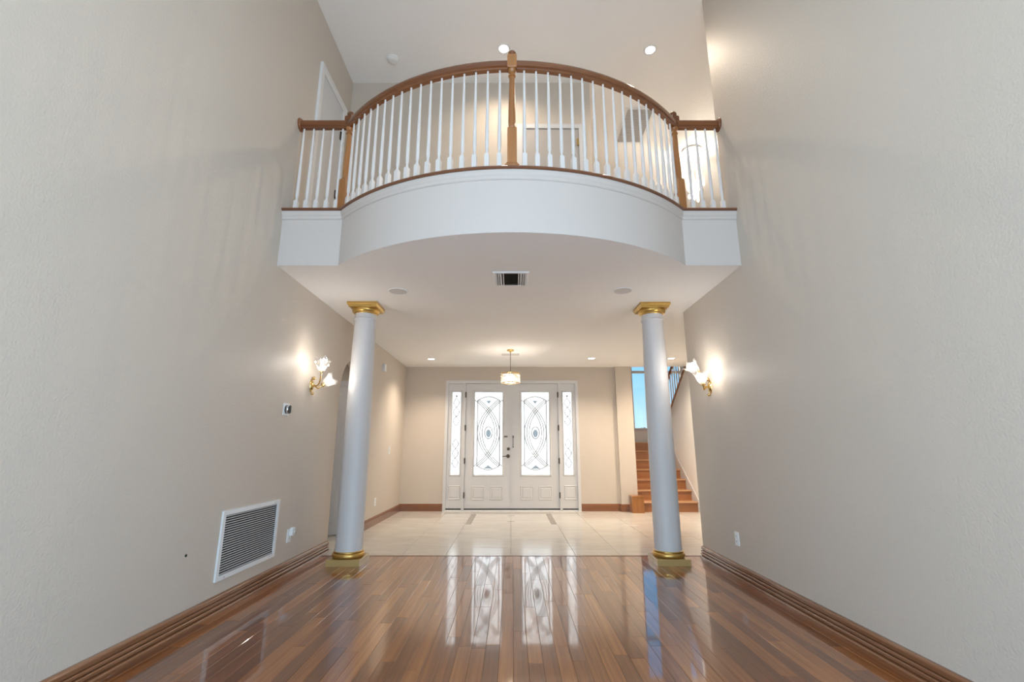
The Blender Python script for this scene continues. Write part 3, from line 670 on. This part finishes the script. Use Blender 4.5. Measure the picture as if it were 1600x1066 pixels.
# ------------------------------------------------------------------ left wall fittings
# return air grille
t = thing('return_air_grille', (XL, 4.075, 0.205), 'white louvred return air grille low on the left wall', 'vent grille')
y0, y1, z0, z1 = 3.645, 4.505, 0.207, 0.690; F = 0.034
m = MB(); m.box(XL, XL+0.014, y0, y0+F, z0, z1); m.box(XL, XL+0.014, y1-F, y1, z0, z1); m.box(XL, XL+0.014, y0+F, y1-F, z0, z0+F); m.box(XL, XL+0.014, y0+F, y1-F, z1-F, z1)
m.build('frame', 'white_metal', t)
bx(XL+0.0002, XL+0.002, y0+F, y1-F, z0+F, z1-F).build('filter_backing', 'dark', t)
nl = 24; first = None; pit = (z1-z0-2*F)/nl
for k in range(nl):
    z = z0+F+pit*(k+0.5)
    if first is None:
        mm = bx(XL+0.003, XL+0.010, y0+F, y1-F, z-0.0021, z+0.0021)
        first = mm.build('louvre', 'white_metal', t); l0 = first.location.copy()
    else:
        o = first.copy(); C.objects.link(o); o.parent = t; o.location = l0+Vector((0, 0, pit*k))
for yy, zz in ((y0+0.1, z1-F/2), (y1-0.1, z1-F/2), (y0+0.1, z0+F/2), (y1-0.1, z0+F/2)):
    MB().lathe([(0.006, 0), (0.005, 0.003)], 10, Matrix.Translation((XL+0.0139, yy, zz)) @ Matrix.Rotation(PI/2, 4, 'Y')).build('screw', 'chrome', t)
# outlets and switches
def plate(name, wall, yc, zc_, w_, h_, label, cat, kind):
    if wall == 'L': P = lambda o0, o1, y0, y1, z0, z1: bx(XL+o0, XL+o1, yc+y0, yc+y1, zc_+z0, zc_+z1); base = XL
    else: P = lambda o0, o1, y0, y1, z0, z1: bx(XR-o1, XR-o0, yc+y0, yc+y1, zc_+z0, zc_+z1); base = XR
    t = thing(name, (base, yc, zc_-h_/2), label, cat)
    P(0, 0.007, -w_/2, w_/2, -h_/2, h_/2).build('cover_plate', 'white_plastic', t)
    if kind == 'outlet':
        for dz in (-0.024, 0.024):
            r = P(0.007, 0.0095, -0.018, 0.018, dz-0.014, dz+0.014).build('receptacle', 'white_plastic', t)
            for dy in (-0.007, 0.007): P(0.0093, 0.0099, dy-0.0015, dy+0.0015, dz-0.004, dz+0.007).build('slot', 'dark', r)
    elif kind == 'switch':
        P(0.007, 0.012, -0.016, 0.016, -0.033, 0.033).build('rocker', 'white_plastic', t)
    return t
plate('wall_outlet', 'L', 4.775, 0.335, 0.075, 0.118, 'white wall outlet right of the return air grille', 'outlet', 'outlet')
plate('wall_outlet', 'R', 4.628, 0.332, 0.075, 0.118, 'white wall outlet low on the right wall', 'outlet', 'outlet')
plate('wall_outlet', 'L', 7.66, 0.345, 0.075, 0.118, 'white wall outlet near foyer baseboard behind the left column', 'outlet', 'outlet')
plate('light_switch', 'L', 8.34, 1.12, 0.075, 0.118, 'white light switch on foyer wall near the corner', 'switch', 'switch')
t = thing('plug_in_night_light', (XL+0.01, 4.79, 0.31), 'white plug-in night light with clear lens in the left outlet', 'night light')
MB().chamfer(XL+0.010, XL+0.040, 4.765, 4.82, 0.335, 0.405, 0.006).build('housing', 'white_plastic', t)
MB().sphere((XL+0.048, 4.795, 0.365), 0.026, 14, 10, (0.7, 0.9, 1.1)).build('lens', 'shade_glass', t, smooth=60)
t = thing('thermostat', (XL, 4.45, 1.45), 'round black and silver thermostat on a white square plate', 'thermostat')
m = MB().box(XL, XL+0.008, 4.395, 4.505, 1.445, 1.555); m.build('wall_plate', 'white_plastic', t)
M = Matrix.Translation((XL+0.008, 4.452, 1.50)) @ Matrix.Rotation(PI/2, 4, 'Y')
MB().lathe([(0.041, 0), (0.041, 0.010), (0.042, 0.012)], 32, M).build('body', 'black_gloss', t, smooth=40)
MB().lathe([(0.042, 0.012), (0.043, 0.014), (0.043, 0.026), (0.040, 0.030)], 32, M).build('dial_ring', 'chrome', t, smooth=40)
MB().lathe([(0.039, 0.026), (0.039, 0.0305), (0.030, 0.032)], 32, M).build('screen', 'black_gloss', t, smooth=40)
t = thing('door_chime', (XL, 7.655, 2.38), 'small grey and white chime box high on the foyer wall', 'chime')
bx(XL, XL+0.045, 7.60, 7.70, 2.385, 2.505).build('housing', 'white_plastic', t)
bx(XL+0.004, XL+0.040, 7.596, 7.600, 2.392, 2.498).build('side_grille', 'speaker_cloth', t)
t = MB().lathe([(0.009, 0), (0.009, 0.004), (0.004, 0.006)], 12, Matrix.Translation((XL, 3.30, 0.458)) @ Matrix.Rotation(PI/2, 4, 'Y')).build('wall_anchor', 'dark')
tag(t, 'tiny dark wall anchor left of the return air grille', 'wall anchor')

# ------------------------------------------------------------------ ceiling fittings
def downlight(x, y, z, label, power, group, col=WARM, spread=150):
    t = thing('recessed_light', (x, y, z-0.008), label, 'ceiling light', group)
    M = Matrix.Translation((x, y, z))
    MB().lathe([(0.056, -0.004), (0.060, -0.007), (0.082, -0.004), (0.084, 0.0), (0.056, 0.0)], 32, M, cap=False).build('trim_ring', 'white_metal', t, smooth=50)
    MB().lathe([(0.057, 0.0), (0.057, -0.003)], 32, M).build('lens', 'lamp_lens', t)
    l = bpy.data.lights.new('downlight', 'SPOT'); l.energy = power; l.color = col; l.spot_size = math.radians(spread); l.spot_blend = 1.0; l.shadow_soft_size = 0.05
    o = bpy.data.objects.new('downlight', l); C.objects.link(o); o.parent = t; o.location = Vector((x, y, z-0.02))-W[t.name]
downlight(-0.10, 4.797, ZU, 'bright recessed light above the middle of the railing', 55, 'upper recessed lights')
downlight(1.695, 4.816, ZU, 'bright recessed light above the right end of the railing', 55, 'upper recessed lights')
downlight(-1.48, 8.48, ZC, 'recessed light in foyer ceiling left of the pendant', 95, 'foyer recessed lights', (1, 0.86, 0.70), 125)
downlight(1.445, 8.42, ZC, 'recessed light in foyer ceiling right of the pendant', 95, 'foyer recessed lights', (1, 0.86, 0.70), 125)
downlight(2.90, 8.42, ZC, 'recessed light in foyer ceiling before the stairs', 140, 'foyer recessed lights')
downlight(-2.8, 6.15, 2.6, 'added unseen light in the low ceiling behind the arch', 9, 'added vestibule fill')  # added lamp, out of view, brightens the door behind the arch
def speaker(x, y, label):
    t = thing('ceiling_speaker', (x, y, ZC-0.008), label, 'speaker', 'round ceiling speakers')
    M = Matrix.Translation((x, y, ZC))
    MB().lathe([(0.090, -0.006), (0.094, -0.009), (0.104, -0.006), (0.106, 0.0), (0.090, 0)], 36, M, cap=False).build('bezel', 'white_metal', t, smooth=50)
    MB().lathe([(0.091, 0), (0.091, -0.005), (0.06, -0.006)], 36, M).build('grille_cloth', 'speaker_cloth', t, smooth=40)
speaker(-1.197, 4.698, 'round grey ceiling speaker near the left column')
speaker(1.158, 4.677, 'round grey ceiling speaker near the right column')
# supply register under the balcony
t = thing('ceiling_register', (-0.01, 4.327, ZC-0.012), 'white and dark supply register in ceiling under the balcony', 'vent')
x0, x1, y0, y1 = -0.182, 0.162, 4.14, 4.515; z = ZC
bx(x0+0.02, x1-0.02, y0+0.02, y1-0.02, z-0.003, z-0.0005).build('duct_backing', 'vent_dark', t)
m = MB(); m.box(x0, x0+0.026, y0, y1, z-0.012, z); m.box(x1-0.026, x1, y0, y1, z-0.012, z); m.box(x0+0.026, x1-0.026, y0, y0+0.022, z-0.012, z); m.box(x0+0.026, x1-0.026, y1-0.022, y1, z-0.012, z)
m.build('frame', 'white_metal', t)
for xx in (x0+0.042, x0+0.062, x0+0.082, x1-0.082, x1-0.062, x1-0.042):
    s_ = 1 if xx < 0 else -1
    MB().add([(xx-0.003, y0+0.022, z-0.003), (xx+0.002, y0+0.022, z-0.003), (xx+0.002-s_*0.010, y0+0.022, z-0.018), (xx-0.003-s_*0.010, y0+0.022, z-0.018),
              (xx-0.003, y1-0.022, z-0.003), (xx+0.002, y1-0.022, z-0.003), (xx+0.002-s_*0.010, y1-0.022, z-0.018), (xx-0.003-s_*0.010, y1-0.022, z-0.018)],
             [(0,1,2,3),(7,6,5,4),(0,4,5,1),(1,5,6,2),(2,6,7,3),(3,7,4,0)]).build('side_blade', 'white_metal', t)
for xx in (x0+0.098, x1-0.102): bx(xx, xx+0.006, y0+0.022, y1-0.022, z-0.016, z-0.003).build('divider', 'white_metal', t)
for k in range(9):
    y = y0+0.04+k*0.037
    MB().add([(x0+0.104, y, z-0.003), (x0+0.104, y+0.002, z-0.003), (x0+0.104, y-0.014, z-0.015), (x0+0.104, y-0.016, z-0.015),
              (x1-0.104, y, z-0.003), (x1-0.104, y+0.002, z-0.003), (x1-0.104, y-0.014, z-0.015), (x1-0.104, y-0.016, z-0.015)],
             [(0,1,2,3),(7,6,5,4),(0,4,5,1),(1,5,6,2),(2,6,7,3),(3,7,4,0)]).build('centre_blade', 'bronze', t)
# slot diffuser behind the pendant
t = thing('slot_diffuser', (-0.025, 8.05, ZC-0.01), 'narrow grey slot diffuser in foyer ceiling behind the pendant', 'vent')
m = MB(); m.box(-0.18, 0.13, 7.98, 8.00, ZC-0.01, ZC); m.box(-0.18, 0.13, 8.10, 8.12, ZC-0.01, ZC); m.box(-0.18, -0.165, 8.0, 8.1, ZC-0.01, ZC); m.box(0.115, 0.13, 8.0, 8.1, ZC-0.01, ZC)
m.build('frame', 'speaker_cloth', t)
for k in range(5): bx(-0.165, 0.115, 8.006+k*0.02, 8.012+k*0.02, ZC-0.009, ZC-0.001).build('blade', 'speaker_cloth', t)
# return grille in the upper ceiling
t = thing('ceiling_return_grille', (1.845, 6.21, ZU-0.012), 'grey return grille in the high ceiling behind the railing', 'vent grille')
x0, x1, y0, y1 = 1.635, 2.065, 5.81, 6.61; z = ZU
m = MB(); m.box(x0, x0+0.03, y0, y1, z-0.012, z); m.box(x1-0.03, x1, y0, y1, z-0.012, z); m.box(x0+0.03, x1-0.03, y0, y0+0.03, z-0.012, z); m.box(x0+0.03, x1-0.03, y1-0.03, y1, z-0.012, z)
m.build('frame', 'white_metal', t)
bx(x0+0.03, x1-0.03, y0+0.03, y1-0.03, z-0.003, z-0.001).build('duct_backing', 'vent_dark', t)
for k in range(30):
    y = y0+0.042+k*0.0247
    bx(x0+0.03, x1-0.03, y, y+0.013, z-0.010, z-0.004).build('louvre', 'speaker_cloth', t)
t = thing('smoke_detector', (-1.493, 4.951, ZU-0.04), 'round white smoke detector on the high ceiling', 'smoke detector')
M = Matrix.Translation((-1.493, 4.951, ZU))
MB().lathe([(0.075, 0.0), (0.075, -0.010), (0.070, -0.012)], 30, M).build('base', 'white_plastic', t, smooth=40)
MB().lathe([(0.064, -0.012), (0.064, -0.028), (0.050, -0.038), (0.020, -0.040)], 30, M).build('cover', 'white_plastic', t, smooth=40)

# ------------------------------------------------------------------ pendant
px, py = -0.025, 7.69
t = thing('crystal_pendant', (px, py, 2.20), 'small crystal drum pendant hanging before the front door', 'pendant light')
M = Matrix.Translation((px, py, 0))
MB().lathe([(0.060, ZC), (0.060, ZC-0.012), (0.048, ZC-0.022), (0.014, ZC-0.026), (0.012, ZC-0.050), (0.004, ZC-0.055)], 28, M).build('canopy', 'gold', t, smooth=40)
MB().tube([(px, py, ZC-0.05), (px, py, 2.37)], 0.0045, 8).build('cable', 'bronze', t)
rg = MB().lathe([(0.152, 2.352), (0.156, 2.352), (0.156, 2.362), (0.152, 2.362)], 40, M, cap=False).build('top_ring', 'gold', t, smooth=40)
m = MB()
for k in range(3):
    a = 2*PI*k/3+0.3; m.tube([(px, py, 2.385), (px+0.152*math.cos(a), py+0.152*math.sin(a), 2.358)], 0.004, 6)
m.build('spider', 'gold', rg)
proto = None
for row, z in enumerate((2.315, 2.268, 2.222)):
    for k in range(24):
        a = 2*PI*(k+0.5*(row % 2))/24
        if proto is None:
            mm = MB().loft_sq([(0.004, 0.0), (0.019, 0.012), (0.019, 0.030), (0.004, 0.042)])
            proto = mm.build('crystal', 'crystal', t, origin=(0, 0, 0)); proto.scale = (0.55, 1, 1); o = proto
        else: o = proto.copy(); C.objects.link(o); o.parent = t
        o.location = Vector((px+0.150*math.cos(a), py+0.150*math.sin(a), z-0.022))-W[t.name]; o.rotation_euler = (0, 0, a)
MB().lathe([(0.150, 2.198), (0.155, 2.198), (0.155, 2.204), (0.150, 2.204)], 40, M, cap=False).build('bottom_ring', 'gold', t, smooth=40)
for k in range(4):
    a = 2*PI*k/4+0.5; MB().sphere((px+0.07*math.cos(a), py+0.07*math.sin(a), 2.275), 0.024, 12, 8, (1, 1, 1.5)).build('bulb', 'crystal_bulb', t, smooth=60)
point('pendant_light', t, (px, py, 2.27), 4.5, (1.0, 0.90, 0.78), 0.03)

# ------------------------------------------------------------------ stairwell chandelier
cx, cy = 2.94, 6.80
t = thing('crystal_chandelier', (cx, cy, 4.7), 'crystal chandelier hanging beyond the right end of the railing', 'chandelier')
M = Matrix.Translation((cx, cy, 0))
MB().lathe([(0.150, ZU), (0.158, ZU-0.015), (0.158, ZU-0.040), (0.145, ZU-0.050)], 40, M).build('ceiling_canopy', 'white_metal', t, smooth=40)
proto = None; k = 0
for ring, (r, n) in enumerate(((0.13, 12), (0.085, 8), (0.035, 4))):
    for q in range(n):
        a = 2*PI*q/n+ring*0.2; L_ = 0.28+0.16*((q*5+ring*3) % 7)/6+ring*0.12
        zt = ZU-0.05
        MB().tube([(cx+r*math.cos(a), cy+r*math.sin(a), zt), (cx+r*math.cos(a), cy+r*math.sin(a), zt-L_)], 0.0015, 5).build('wire', 'chrome', t)
        mm = MB().loft_sq([(0.005, 0.0), (0.016, 0.025), (0.016, 0.16), (0.003, 0.20)])
        if proto is None: o = mm.build('crystal_drop', 'crystal', t, origin=(0, 0, 0)); proto = o
        else: o = proto.copy(); C.objects.link(o); o.parent = t
        o.location = Vector((cx+r*math.cos(a), cy+r*math.sin(a), zt-L_-0.2))-W[t.name]; o.rotation_euler = (0, 0, a)
for q in range(5):
    a = 2*PI*q/5; MB().sphere((cx+0.10*math.cos(a), cy+0.10*math.sin(a), 5.30-0.10*(q % 3)), 0.022, 12, 8, (1, 1, 1.8)).build('bulb', 'crystal_bulb', t, smooth=60)
point('chandelier_light', t, (cx, cy, 5.2), 110, (1.0, 0.88, 0.74), 0.05)
